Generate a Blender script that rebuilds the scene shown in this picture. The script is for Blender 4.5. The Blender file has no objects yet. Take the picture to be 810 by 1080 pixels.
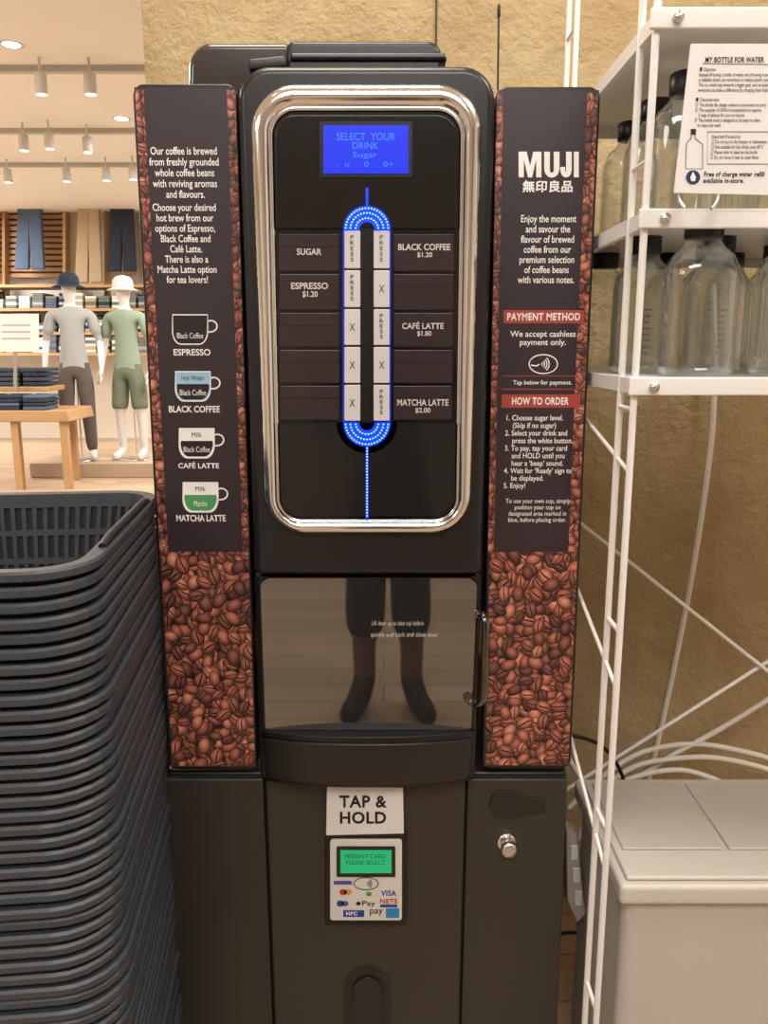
import bpy, bmesh, math, random
from math import sin, cos, pi, radians
from mathutils import Vector, Matrix
random.seed(7)
SC = bpy.context.scene
F = 860.0; PIT = radians(11.5); CAM = Vector((0, -1.25, 1.4))

def at(u, v, y=0.0):
    """measure: world point on the vertical plane Y=y"""
    a = (u-405)/F; b = (540-v)/F
    t = (y-CAM.y)/(cos(PIT)+b*sin(PIT))
    return Vector((CAM.x+a*t, y, CAM.z+(b*cos(PIT)-sin(PIT))*t))
def atz(u, v, z=0.0):
    a = (u-405)/F; b = (540-v)/F
    t = (z-CAM.z)/(b*cos(PIT)-sin(PIT))
    return Vector((CAM.x+a*t, CAM.y+t*(cos(PIT)+b*sin(PIT)), z))
def mpp(u, v, y):
    return (at(u+.5, v, y)-at(u-.5, v, y)).x

def hx(h):
    h = h.lstrip('#'); o = []
    for i in (0, 2, 4):
        c = int(h[i:i+2], 16)/255
        o.append(c/12.92 if c <= .04045 else ((c+.055)/1.055)**2.4)
    return (o[0], o[1], o[2], 1)

def M(name, col, rough=.5, metal=0, emit=0, coat=0, noise=0, nscale=20, bump=0, bscale=60, spec=.5, ecol=None):
    m = bpy.data.materials.new(name); m.use_nodes = True
    nt = m.node_tree; b = nt.nodes['Principled BSDF']
    c = hx(col) if isinstance(col, str) else col
    b.inputs['Base Color'].default_value = c
    b.inputs['Roughness'].default_value = rough
    b.inputs['Metallic'].default_value = metal
    b.inputs['Specular IOR Level'].default_value = spec
    if coat: b.inputs['Coat Weight'].default_value = coat; b.inputs['Coat Roughness'].default_value = .08
    if emit:
        b.inputs['Emission Color'].default_value = hx(ecol) if ecol else c
        b.inputs['Emission Strength'].default_value = emit
    tc = None
    if noise or bump:
        tc = nt.nodes.new('ShaderNodeTexCoord')
    if noise:
        n = nt.nodes.new('ShaderNodeTexNoise'); n.inputs['Scale'].default_value = nscale; n.inputs['Detail'].default_value = 4
        nt.links.new(tc.outputs['Object'], n.inputs['Vector'])
        r = nt.nodes.new('ShaderNodeMapRange'); r.inputs[3].default_value = 1-noise; r.inputs[4].default_value = 1+noise
        nt.links.new(n.outputs['Fac'], r.inputs[0])
        mx = nt.nodes.new('ShaderNodeVectorMath'); mx.operation = 'SCALE'
        mx.inputs[0].default_value = c[:3]
        nt.links.new(r.outputs[0], mx.inputs['Scale']); nt.links.new(mx.outputs[0], b.inputs['Base Color'])
    if bump:
        n = nt.nodes.new('ShaderNodeTexNoise'); n.inputs['Scale'].default_value = bscale; n.inputs['Detail'].default_value = 6
        nt.links.new(tc.outputs['Object'], n.inputs['Vector'])
        bp = nt.nodes.new('ShaderNodeBump'); bp.inputs['Strength'].default_value = bump; bp.inputs['Distance'].default_value = .01
        nt.links.new(n.outputs['Fac'], bp.inputs['Height']); nt.links.new(bp.outputs[0], b.inputs['Normal'])
    return m

def empty(name, loc=(0, 0, 0)):
    e = bpy.data.objects.new(name, None); SC.collection.objects.link(e); e.location = loc
    e.empty_display_size = .05
    return e
def par(o, p):
    if p is not None:
        o.parent = p; o.matrix_parent_inverse = Matrix.Translation(-Vector(p.location))
def mesh(name, vs, fs, mat=None, parent=None, smooth=False, bevel=0, seg=2, sub=0):
    me = bpy.data.meshes.new(name); me.from_pydata([tuple(v) for v in vs], [], fs); me.validate()
    bm = bmesh.new(); bm.from_mesh(me); bmesh.ops.recalc_face_normals(bm, faces=bm.faces); bm.to_mesh(me); bm.free()
    o = bpy.data.objects.new(name, me); SC.collection.objects.link(o)
    if mat: me.materials.append(mat)
    if smooth:
        for p in me.polygons: p.use_smooth = True
    if bevel:
        m = o.modifiers.new('b', 'BEVEL'); m.width = bevel; m.segments = seg; m.limit_method = 'ANGLE'; m.angle_limit = radians(35)
        for p in me.polygons: p.use_smooth = True
        w = o.modifiers.new('w', 'WEIGHTED_NORMAL'); w.keep_sharp = True
    par(o, parent)
    return o

def rpoly(pts, r, n=6):
    """round the corners of polygon (list of (x,z)); r scalar or list"""
    out = []; N = len(pts)
    for i in range(N):
        p = Vector(pts[i]); a = Vector(pts[i-1]); b = Vector(pts[(i+1) % N])
        ri = r[i] if isinstance(r, (list, tuple)) else r
        if ri <= 0: out.append(tuple(p)); continue
        da = (a-p).normalized(); db = (b-p).normalized()
        th = da.angle(db); d = ri/math.tan(th/2)
        c = p+(da+db).normalized()*(ri/sin(th/2))
        s = p+da*d; e = p+db*d
        for k in range(n+1):
            q = s.lerp(e, k/n)
            dd = (q-c)
            out.append(tuple(c+dd.normalized()*ri))
    return out
def pxz(pts, y):
    return [(at(u, v, y).x, at(u, v, y).z) for u, v in pts]
def prism(name, xz, y0, y1, mat, parent=None, bevel=0, seg=2):
    n = len(xz)
    vs = [(x, y0, z) for x, z in xz]+[(x, y1, z) for x, z in xz]
    fs = [list(range(n)), list(range(2*n-1, n-1, -1))]+[[i, (i+1) % n, n+(i+1) % n, n+i] for i in range(n)]
    return mesh(name, vs, fs, mat, parent, bevel=bevel, seg=seg)
def pp(name, pts, y0, y1, mat, parent=None, r=0, bevel=0, seg=2, n=6):
    """prism whose front outline is measured on plane y0. r in metres"""
    xz = pxz(pts, y0)
    if r: xz = rpoly(xz, r, n)
    return prism(name, xz, y0, y1, mat, parent, bevel, seg)
def rect(u0, v0, u1, v1): return [(u0, v0), (u1, v0), (u1, v1), (u0, v1)]
def box(name, lo, hi, mat, parent=None, bevel=0, seg=2):
    x0, y0, z0 = lo; x1, y1, z1 = hi
    return prism(name, [(x0, z0), (x1, z0), (x1, z1), (x0, z1)], y0, y1, mat, parent, bevel, seg)
def flat(name, pts, y, mat, parent=None, r=0):
    xz = pxz(pts, y)
    if r: xz = rpoly(xz, r)
    return mesh(name, [(x, y, z) for x, z in xz], [list(range(len(xz)))], mat, parent)

def stroke(name, pts, w, y, mat, parent=None, closed=False):
    P = [Vector((at(u, v, y).x, at(u, v, y).z)) for u, v in pts]; ww = w*mpp(pts[0][0], pts[0][1], y)/2
    n = len(P); vs = []; fs = []
    for i in range(n):
        if closed: a, b = P[i-1], P[(i+1) % n]
        else: a, b = P[max(0, i-1)], P[min(n-1, i+1)]
        d = (b-a).normalized(); nn = Vector((-d.y, d.x))
        for s in (1, -1):
            q = P[i]+nn*ww*s; vs.append((q.x, y, q.y))
    m = n if closed else n-1
    for i in range(m):
        j = (i+1) % n; fs.append([2*i, 2*i+1, 2*j+1, 2*j])
    return mesh(name, vs, fs, mat, parent)

def text(s, u0, v0, u1, v1, y, mat, parent=None, bold=.012, align='CENTER', ls=1.0, name='lettering', rot=0):
    cu = bpy.data.curves.new('t', 'FONT'); cu.body = s; cu.align_x = align; cu.resolution_u = 3
    cu.offset = bold; cu.space_line = ls
    if bold > .02: cu.space_character = 1.08
    o = bpy.data.objects.new('t', cu); SC.collection.objects.link(o)
    bpy.context.view_layer.update()
    dg = bpy.context.evaluated_depsgraph_get()
    me = bpy.data.meshes.new_from_object(o.evaluated_get(dg))
    bpy.data.objects.remove(o)
    if not me.vertices: return None
    xs = [v.co.x for v in me.vertices]; ys = [v.co.y for v in me.vertices]
    ax, bx, ay, by = min(xs), max(xs), min(ys), max(ys)
    c = at((u0+u1)/2, (v0+v1)/2, y)
    W = (at(u1, (v0+v1)/2, y)-at(u0, (v0+v1)/2, y)).x; Hh = at((u0+u1)/2, v0, y).z-at((u0+u1)/2, v1, y).z
    for v in me.vertices:
        X = ((v.co.x-ax)/(bx-ax)-.5)*W; Z = ((v.co.y-ay)/(by-ay)-.5)*Hh
        v.co = (c.x+X*cos(rot)-Z*sin(rot), y, c.z+X*sin(rot)+Z*cos(rot))
    ob = bpy.data.objects.new(name, me); SC.collection.objects.link(ob)
    me.materials.clear(); me.materials.append(mat); par(ob, parent)
    return ob

def tube(name, pts, r, mat, parent=None, smooth=True, cyc=False):
    cu = bpy.data.curves.new(name, 'CURVE'); cu.dimensions = '3D'; cu.bevel_depth = r; cu.bevel_resolution = 3; cu.use_fill_caps = True
    if smooth:
        sp = cu.splines.new('NURBS'); sp.points.add(len(pts)-1); sp.order_u = 3; sp.use_endpoint_u = True
    else:
        sp = cu.splines.new('POLY'); sp.points.add(len(pts)-1)
    for i, p in enumerate(pts): sp.points[i].co = (*p, 1)
    sp.use_cyclic_u = cyc; sp.resolution_u = 6
    o = bpy.data.objects.new(name, cu); SC.collection.objects.link(o); cu.materials.append(mat); par(o, parent)
    return o
def lathe(name, prof, loc, mat, parent=None, n=32, sq=1.0, dy=1.0, axis='Z', cap=True):
    """prof list of (r, h)"""
    vs = []; fs = []
    for r, h in prof:
        for k in range(n):
            a = 2*pi*k/n; cx, cy = cos(a), sin(a)
            if sq != 1: cx = math.copysign(abs(cx)**sq, cx); cy = math.copysign(abs(cy)**sq, cy)
            x, y, z = r*cx, r*cy*dy, h
            if axis == 'Y': x, y, z = x, h, y
            vs.append((loc[0]+x, loc[1]+y, loc[2]+z))
    for i in range(len(prof)-1):
        for k in range(n):
            fs.append([i*n+k, i*n+(k+1) % n, (i+1)*n+(k+1) % n, (i+1)*n+k])
    if cap: fs.append(list(range(n))); fs.append([(len(prof)-1)*n+k for k in range(n)])
    return mesh(name, vs, fs, mat, parent, smooth=True)

# ------------------------------------------------ materials
BLK = M('black_plastic', '#1c1a1b', .32, noise=.1)
BLK2 = M('black_satin', '#121113', .32)
GLOSS = M('gloss_black', '#08080a', .2, coat=.4)
GUN = M('gunmetal_panel', '#3d3933', .36, metal=.25, noise=.05, nscale=5)
GUN2 = M('gunmetal_dark', '#2a2724', .34, metal=.2)
CHROME = M('chrome', (.93, .92, .9, 1), .14, 1)
STEEL = M('brushed_steel', (.7, .69, .67, 1), .28, 1)
WHITE = M('white_print', '#f2efea', .5)
OFFW = M('white_plastic', '#dcd8d2', .35)
PAPER = M('paper', '#e4e0de', .7)
INK = M('black_ink', '#191616', .6)
POST = M('poster_brown', '#30252a', .45, noise=.04)
RED = M('red_band', '#a8423a', .5)
CELL = M('button_brown', '#33282a', .25, noise=.15, nscale=30)
BTN = M('button_white', '#c9c6c4', .3, emit=.06)
LCD = M('lcd_blue', '#040c60', .3, emit=1.0, ecol='#0c30e6')
LCDT = M('lcd_text', '#1a48c0', .3, emit=.8, ecol='#4a8cff')
BLUE = M('led_blue', '#0520a0', .3, emit=1.7, ecol='#0634ea')
BLUED = M('led_blue_dim', '#0a1c70', .3, emit=.5, ecol='#0838ff')
BLUEL = M('led_dots', '#8fc0ff', .3, emit=2.2, ecol='#6cb0ff')
GREENL = M('lcd_green', '#18a070', .3, emit=.35, ecol='#20d080')
GDK = M('lcd_green_text', '#0c5a38', .4)
BASK = M('basket_plastic', '#393d43', .42, noise=.08)
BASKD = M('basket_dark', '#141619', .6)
WIRE = M('white_steel', '#ebe7e2', .35)
BINM = M('bin_plastic', '#c0b9b0', .4, noise=.03, nscale=4)
BINL = M('bin_lid', '#cbc4bb', .35)
CABLE = M('cable_white', '#ece6dc', .5)
CABK = M('cable_black', '#141414', .4)
CAPM = M('bottle_cap', '#141314', .35)
CEIL = M('ceiling_paint', '#e8e5e0', .8)
WALLP = M('wall_plaster', '#ddd5c8', .8, noise=.05, nscale=2)
OAK = M('oak', '#b08a5e', .5, noise=.15, nscale=8)

def clear_mat(name, tint, lo, hi, blend=.45):
    m = bpy.data.materials.new(name); m.use_nodes = True; nt = m.node_tree
    nt.nodes.clear(); out = nt.nodes.new('ShaderNodeOutputMaterial')
    tr = nt.nodes.new('ShaderNodeBsdfTransparent'); tr.inputs[0].default_value = tint
    gl = nt.nodes.new('ShaderNodeBsdfGlossy'); gl.inputs['Roughness'].default_value = .08; gl.inputs[0].default_value = (.92, .95, .96, 1)
    lw = nt.nodes.new('ShaderNodeLayerWeight'); lw.inputs[0].default_value = blend
    mr = nt.nodes.new('ShaderNodeMapRange'); mr.inputs[3].default_value = lo; mr.inputs[4].default_value = hi
    mx = nt.nodes.new('ShaderNodeMixShader')
    nt.links.new(lw.outputs['Facing'], mr.inputs[0]); nt.links.new(mr.outputs[0], mx.inputs[0])
    nt.links.new(tr.outputs[0], mx.inputs[1]); nt.links.new(gl.outputs[0], mx.inputs[2]); nt.links.new(mx.outputs[0], out.inputs[0])
    return m
CLEAR = clear_mat('clear_bottle', (.935, .955, .955, 1), .06, .7, .42)
HANDLE = clear_mat('smoky_handle', (.4, .38, .37, 1), .1, .45)

def door_mat():
    m = bpy.data.materials.new('smoked_mirror_door'); m.use_nodes = True; nt = m.node_tree
    nt.nodes.clear(); out = nt.nodes.new('ShaderNodeOutputMaterial')
    d = nt.nodes.new('ShaderNodeBsdfDiffuse'); d.inputs[0].default_value = hx('#2b2826')
    g = nt.nodes.new('ShaderNodeBsdfGlossy'); g.inputs[0].default_value = (.78, .79, .8, 1); g.inputs['Roughness'].default_value = .025
    mx = nt.nodes.new('ShaderNodeMixShader'); mx.inputs[0].default_value = .28
    nt.links.new(d.outputs[0], mx.inputs[1]); nt.links.new(g.outputs[0], mx.inputs[2]); nt.links.new(mx.outputs[0], out.inputs[0])
    return m
DOOR = door_mat()

def vcol_mat():
    m = bpy.data.materials.new('bean_print'); m.use_nodes = True; nt = m.node_tree; b = nt.nodes['Principled BSDF']
    a = nt.nodes.new('ShaderNodeAttribute'); a.attribute_name = 'Col'
    nt.links.new(a.outputs['Color'], b.inputs['Base Color']); b.inputs['Roughness'].default_value = .45
    return m
BEAN = vcol_mat()
BEANBG = M('bean_print_ground', '#1d0d0a', .5)

def stucco():
    m = M('stucco_wall', '#bfa578', .9)
    nt = m.node_tree; b = nt.nodes['Principled BSDF']; b.inputs['Specular IOR Level'].default_value = .2
    tc = nt.nodes.new('ShaderNodeTexCoord')
    n1 = nt.nodes.new('ShaderNodeTexNoise'); n1.inputs['Scale'].default_value = 38; n1.inputs['Detail'].default_value = 9; n1.inputs['Roughness'].default_value = .65
    n2 = nt.nodes.new('ShaderNodeTexVoronoi'); n2.inputs['Scale'].default_value = 9
    n3 = nt.nodes.new('ShaderNodeTexNoise'); n3.inputs['Scale'].default_value = 5; n3.inputs['Detail'].default_value = 6
    for n in (n1, n3): nt.links.new(tc.outputs['Object'], n.inputs['Vector'])
    wv = nt.nodes.new('ShaderNodeVectorMath'); wv.operation = 'ADD'
    nt.links.new(tc.outputs['Object'], wv.inputs[0]); nt.links.new(n3.outputs['Color'], wv.inputs[1]); nt.links.new(wv.outputs[0], n2.inputs['Vector'])
    cr = nt.nodes.new('ShaderNodeValToRGB'); cr.color_ramp.elements[0].color = hx('#a99069'); cr.color_ramp.elements[1].color = hx('#bfa982')
    cr.color_ramp.elements[0].position = .3; cr.color_ramp.elements[1].position = .7
    nt.links.new(n3.outputs['Fac'], cr.inputs[0]); nt.links.new(cr.outputs[0], b.inputs['Base Color'])
    ad = nt.nodes.new('ShaderNodeMath'); ad.operation = 'MULTIPLY_ADD'; ad.inputs[1].default_value = .3
    nt.links.new(n2.outputs['Distance'], ad.inputs[0]); nt.links.new(n1.outputs['Fac'], ad.inputs[2])
    bp = nt.nodes.new('ShaderNodeBump'); bp.inputs['Strength'].default_value = .7; bp.inputs['Distance'].default_value = .015
    nt.links.new(ad.outputs[0], bp.inputs['Height']); nt.links.new(bp.outputs[0], b.inputs['Normal'])
    return m
STUC = stucco()
def planks():
    m = M('wood_floor', '#b98f68', .35)
    nt = m.node_tree; b = nt.nodes['Principled BSDF']; tc = nt.nodes.new('ShaderNodeTexCoord')
    br = nt.nodes.new('ShaderNodeTexBrick'); br.inputs['Color1'].default_value = hx('#b39a80'); br.inputs['Color2'].default_value = hx('#a1886e'); br.inputs['Mortar'].default_value = hx('#80684f')
    br.inputs['Scale'].default_value = 1; br.inputs['Brick Width'].default_value = 1.4; br.inputs['Row Height'].default_value = .14; br.inputs['Mortar Size'].default_value = .003
    nt.links.new(tc.outputs['Object'], br.inputs['Vector']); nt.links.new(br.outputs[0], b.inputs['Base Color'])
    return m
FLOOR = planks()

# ------------------------------------------------ room
def wallbox(name, lo, hi, mat): return box(name, lo, hi, mat)
wallbox('floor', (-8, -5, -.1), (3, 11.5, 0), FLOOR)
wallbox('ceiling', (-8, -5, 3.3), (3, 11.5, 3.4), CEIL)
WB = .62
xl = at(151, 40, WB).x
wallbox('wall_stucco', (xl, WB, 0), (3, WB+.25, 3.3), STUC)
wallbox('wall_back', (-8, 11.4, 0), (3, 11.6, 3.3), WALLP)
wallbox('wall_left', (-8.1, -5, 0), (-8, 11.5, 3.3), WALLP)
wallbox('wall_right', (3, -5, 0), (3.1, 11.5, 3.3), WALLP)
wallbox('wall_front', (-8, -5.1, 0), (3, -5, 3.3), M('wall_front_paint', '#b8ada0', .8))
p = at(460, 20, WB)
wallbox('trim_1', (p.x-.002, WB-.004, .2), (p.x+.002, WB+.01, 3.3), M('joint', '#4a3a25', .8))

# ------------------------------------------------ vending machine
VM = empty('coffee_vending_machine', (at(388, 800, 0).x, 0.25, 0))
YW = 0.0     # wing face
YC = -.045   # column face
wl = [(139, 88), (250, 88), (272, 812), (178, 812)]
wr = [(523, 91), (634, 91), (602, 811), (508, 811)]
ztop = at(388, 92, 0).z
xL = at(146, 120, 0).x; xR = at(628, 120, 0).x
box('rear_body', (xL+.012, .032, .95), (xR-.012, .55, ztop-.012), BLK, VM, bevel=.01)
zc = at(388, 818, 0).z
xcl = at(175, 830, 0).x; xcr = at(600, 830, 0).x
box('cabinet_body', (xcl, .012, .03), (xcr, .55, zc), GUN2, VM, bevel=.006)
box('cabinet_foot', (xcl+.03, .05, 0), (xcr-.03, .5, .04), BLK, VM)
pp('wing_panel_1', wl, YW, YW+.035, BLK2, VM, r=.016, bevel=.003)
pp('wing_panel_2', wr, YW, YW+.035, BLK2, VM, r=.016, bevel=.003)

def beans(name, poly_px, y, size_px, parent, seed):
    """printed coffee beans: flat mesh with vertex colours, clipped to a polygon"""
    rnd = random.Random(seed)
    xz = [Vector((at(u, v, y).x, at(u, v, y).z)) for u, v in poly_px]
    x0 = min(p.x for p in xz); x1 = max(p.x for p in xz); z0 = min(p.y for p in xz); z1 = max(p.y for p in xz)
    L = size_px*mpp(390, 700, y)
    bm = bmesh.new(); cl = bm.loops.layers.float_color.new('Col')
    def face(cs, cols, yy):
        f = bm.faces.new([bm.verts.new((c[0], yy, c[1])) for c in cs])
        for lp, c in zip(f.loops, cols): lp[cl] = c
    k = 0; g = L*.50; z = z0-L*.3; bl = []
    while z < z1+L*.3:
        x = x0-L*.3
        while x < x1+L*.3:
            bl.append((x+rnd.uniform(-.35, .35)*g, z+rnd.uniform(-.35, .35)*g)); x += g
        z += g
    rnd.shuffle(bl)
    tones = ['#8a4c3b', '#73402f', '#a05b46', '#62332a', '#93503f', '#b06b54']
    for (x, z) in bl:
        k += 1; yy = y-k*2e-7
        a = rnd.uniform(0, pi); hl = L*rnd.uniform(.42, .55); hw = hl*rnd.uniform(.62, .76)
        base = hx(rnd.choice(tones)); dk = hx('#170907'); md = tuple(c*.58 for c in base[:3])+(1,)
        lt = tuple(min(1, c*1.9+.05) for c in base[:3])+(1,)
        ca, sa = cos(a), sin(a)
        def R(px, pz): return (x+px*ca-pz*sa, z+px*sa+pz*ca)
        hlx, hlz = (sin(a)*.25*hl, cos(a)*.25*hw)
        N = 14
        o = [R(hl*cos(2*pi*i/N), hw*sin(2*pi*i/N)) for i in range(N)]
        m = [R(hlx*.5+.78*hl*cos(2*pi*i/N), hlz*.5+.78*hw*sin(2*pi*i/N)) for i in range(N)]
        c0 = R(hlx, hlz)
        for i in range(N):
            j = (i+1) % N
            face([o[i], o[j], m[j], m[i]], [dk, dk, md, md], yy)
            face([m[i], m[j], c0], [md if sin(2*pi*i/N+a) < .2 else base]*2+[lt], yy)
        if rnd.random() < .62:
            nS = 6; W = hw*.10
            for i in range(nS):
                t0 = -.88+1.76*i/nS; t1 = -.88+1.76*(i+1)/nS
                w0 = W*(1-t0*t0)+W*.3; w1 = W*(1-t1*t1)+W*.3
                s0 = .14*hw*sin(t0*3); s1 = .14*hw*sin(t1*3)
                face([R(hl*t0, s0-w0), R(hl*t1, s1-w1), R(hl*t1, s1+w1), R(hl*t0, s0+w0)], [dk]*4, yy-1e-7)
                face([R(hl*t0, s0+w0), R(hl*t1, s1+w1), R(hl*t1, s1+w1*1.9), R(hl*t0, s0+w0*1.9)], [lt]*4, yy-1e-7)
    n = len(xz); cen = sum(xz, Vector((0, 0)))/n
    for i in range(n):
        a = xz[i]; b = xz[(i+1) % n]; d = b-a; nn = Vector((-d.y, d.x))
        if nn.dot(cen-a) > 0: nn = -nn
        bmesh.ops.bisect_plane(bm, geom=bm.verts[:]+bm.edges[:]+bm.faces[:], plane_co=(a.x, y, a.y), plane_no=(nn.x, 0, nn.y), clear_outer=True)
    me = bpy.data.meshes.new(name); bm.to_mesh(me); bm.free()
    ob = bpy.data.objects.new(name, me); SC.collection.objects.link(ob); me.materials.append(BEAN); par(ob, parent)
    flat(name+'_ground', poly_px, y+.0001, BEANBG, parent)
    return ob

e = .0006
def lin(p, q, v):
    t = (v-p[1])/(q[1]-p[1]); return p[0]+(q[0]-p[0])*t
def wing_print(idx, TL, TR, BR, BL, vs):
    L = lambda v: lin(TL, BL, v); R = lambda v: lin(TR, BR, v)
    t = TL[1]+2; b = BL[1]-3
    flat('poster_%d' % idx, [(L(t+8)+2, t+2), (R(t)-2, t+2), (R(b)-2, b), (L(b)+2, b)], YW-e, POST, VM)
    beans('poster_beans_%d' % idx, [(L(vs)+4, vs), (R(vs)-3, vs), (R(b)-3, b-1), (L(b)+4, b-1)], YW-e*2, 19, VM, idx)
    beans('poster_border_out_%d' % idx, [(L(t+6)+3, t+5), (L(t+6)+12, t+5), (L(vs)+12, vs), (L(vs)+3, vs)] if idx == 1 else [(L(t)+1, t+4), (L(t)+8, t+4), (L(vs)+8, vs), (L(vs)+2, vs)], YW-e*2, 14, VM, idx+10)
    beans('poster_border_in_%d' % idx, [(R(t)-11, t+5), (R(t)-2, t+5), (R(vs)-2, vs), (R(vs)-9, vs)] if idx == 1 else [(R(t+6)-14, t+5), (R(t+6)-3, t+5), (R(vs)-3, vs), (R(vs)-13, vs)], YW-e*2, 14, VM, idx+20)
wing_print(1, *wl, 582)
wing_print(2, *wr, 582)
yt = YW-e*2.2
text('Our coffee is brewed\nfrom freshly grounded\nwhole coffee beans\nwith reviving aromas\nand flavours.', 158, 155, 231, 209, yt, WHITE, VM)
text('Choose your desired\nhot brew from our\noptions of Espresso,\nBlack Coffee and\nCafé Latte.\nThere is also a\nMatcha Latte option\nfor tea lovers!', 163, 215, 229, 299, yt, WHITE, VM)
LB = M('print_lightblue', '#9cc3dc', .5); GRN = M('print_green', '#4c9a5a', .5); DBR = M('print_darkbrown', '#1d1214', .5)
def cup(u, v, top, bot, label1, label2, name, cx, lblv):
    w, h = 37, 31; y = yt
    def bowl(s=0):
        pts = []
        for k in range(9):
            a = pi*k/8/2; pts.append((u+w-s-9+9*cos(a), v+h-s-14+14*sin(a)))
        for k in range(9):
            a = pi/2+pi*k/8/2; pts.append((u+9+s+9*cos(a), v+h-s-14+14*sin(a)))
        return pts
    body = [(u, v), (u+w, v)]+bowl(0)
    if top: flat('cup_print', body, y, top, VM)
    mid = v+h*.42
    flat('cup_print', [(u+2, mid), (u+w-2, mid)]+bowl(1.5), y-.0002, bot, VM)
    stroke('cup_print', body, 1.3, y-.0004, WHITE, VM, closed=True)
    hd = [(u+w, v+7)]+[(u+w+3+7*sin(a), v+12-6*cos(a)) for a in [pi*k/8 for k in range(9)]]+[(u+w-1, v+18)]
    stroke('cup_print', hd, 1.6, y-.0004, WHITE, VM)
    if label1:
        hw_ = len(label1)*1.35
        text(label1, u+w/2-hw_, v+4, u+w/2+hw_, v+9, y-.0005, INK, VM, bold=0)
    if label2:
        hw_ = len(label2)*1.15
        text(label2, u+w/2-hw_, v+19, u+w/2+hw_, v+25, y-.0005, WHITE, VM, bold=0)
    text(name, cx[0], lblv-4, cx[1], lblv+3, yt, WHITE, VM, bold=.02)
cup(182, 332, DBR, DBR, None, 'Black Coffee', 'ESPRESSO', (183, 222), 372)
cup(185, 392, LB, DBR, 'Hot Water', 'Black Coffee', 'BLACK COFFEE', (178, 232), 432)
cup(189, 452, WHITE, DBR, 'Milk', 'Black Coffee', 'CAFÉ LATTE', (188, 231), 491)
cup(193, 509, WHITE, GRN, 'Milk', 'Matcha', 'MATCHA LATTE', (186, 238), 547)
def arcp(cu_, cv_, ru, rv, a0, a1, n=8): return [(cu_+ru*cos(a0+(a1-a0)*k/n), cv_+rv*sin(a0+(a1-a0)*k/n)) for k in range(n+1)]
flat('logotype', [(547, 187), (547, 160), (555.5, 160), (559, 175), (562.5, 160), (571, 160), (571, 187), (565.5, 187), (565.5, 168), (561.2, 187), (556.8, 187), (552.5, 168), (552.5, 187)], yt, WHITE, VM)
flat('logotype', [(574, 160), (580, 160)]+arcp(582, 179, 2.1, 3.2, pi, 0)+[(584, 160), (590, 160)]+arcp(582, 178, 8, 9.4, 0, pi), yt, WHITE, VM)
flat('logotype', [(597, 160), (603, 160)]+arcp(597, 179, 6, 8.2, 0, pi)+[(591, 176), (596, 176)]+[(596, 180.5), (596.6, 181.2), (597, 180)], yt, WHITE, VM)
flat('logotype', rect(605.2, 160, 610.5, 187), yt, WHITE, VM)
text('無印良品', 551, 190, 604, 203, yt, WHITE, VM, bold=.03)
text('Enjoy the moment\nand savour the\nflavour of brewed\ncoffee from our\npremium selection\nof coffee beans\nwith various notes.', 547, 227, 607, 299, yt, WHITE, VM)
flat('red_header_1', rect(531, 327, 616, 341), yt, RED, VM)
text('PAYMENT METHOD', 535, 330, 612, 338, yt-.0003, WHITE, VM, bold=.025)
text('We accept cashless\npayment only.', 538, 349, 607, 366, yt, WHITE, VM)
stroke('payment_symbol', [(573+15*cos(2*pi*k/24), 384+10*sin(2*pi*k/24)) for k in range(24)], 1.2, yt, WHITE, VM, closed=True)
for q in range(4):
    rr = 2+q*2.4
    stroke('payment_symbol', [(570+rr*cos(a), 384+rr*sin(a)) for a in [-.8+.2*k for k in range(9)]], 1.1, yt, WHITE, VM)
stroke('payment_symbol', [(560, 385), (566, 386), (569, 384)], 1.4, yt, WHITE, VM)
text('Tap below for payment.', 541, 401, 603, 407, yt, WHITE, VM)
flat('rule', rect(530, 410, 613, 411), yt, RED, VM)
stroke('rule', [(531, 396.5), (615, 396.5)], .8, yt, RED, VM)
flat('red_header_2', rect(529, 416, 612, 430), yt, RED, VM)
text('HOW TO ORDER', 540, 419, 600, 427, yt-.0003, WHITE, VM, bold=.025)
text('1. Choose sugar level.\n    (Skip if no sugar)\n2. Select your drink and\n    press the white button.\n3. To pay, tap your card\n    and HOLD until you\n    hear a ‘beep’ sound.\n4. Wait for ‘Ready’ sign to\n    be displayed.\n5. Enjoy!', 532, 438, 604, 517, yt, WHITE, VM, align='LEFT')
text('To use your own cup, simply\nposition your cup on\ndesignated area marked in\nblue, before placing order.', 533, 526, 601, 552, yt, WHITE, VM, bold=.004)

# column
col = [(249, 68), (524, 68), (508, 607), (268, 607)]
prism('column', rpoly(pxz(col, YC), [.045, .045, .012, .012], 8), YC, .045, BLK, VM, bevel=.016, seg=4)
low = [(268, 604), (508, 604), (501, 822), (275, 822)]
pp('column_lower', low, -.022, .03, BLK, VM, bevel=.006)
Po = rpoly(pxz([(262, 88), (510, 88), (496, 563), (280, 563)], YC-.004), .062, 12)
Pi = rpoly(pxz([(289, 119), (484, 119), (479, 546), (297, 546)], YC-.004), .030, 12)
n = len(Po); vs = []; fs = []
hs = [(0, 0), (.03, .006), (.08, .010), (.18, .0135), (.35, .016), (.5, .0165), (.62, .0155), (.7, .0135), (.76, .010), (.8, .0085), (.84, .0095), (.9, .009), (.96, .006), (1, .0)]
for (s, hgt) in hs:
    for i in range(n):
        x = Po[i][0]*(1-s)+Pi[i][0]*s; z = Po[i][1]*(1-s)+Pi[i][1]*s
        vs.append((x, YC+.002-hgt, z))
for k in range(len(hs)-1):
    for i in range(n):
        fs.append([k*n+i, k*n+(i+1) % n, (k+1)*n+(i+1) % n, (k+1)*n+i])
mesh('chrome_frame', vs, fs, CHROME, VM, smooth=True)
YP = YC-.003
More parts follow.
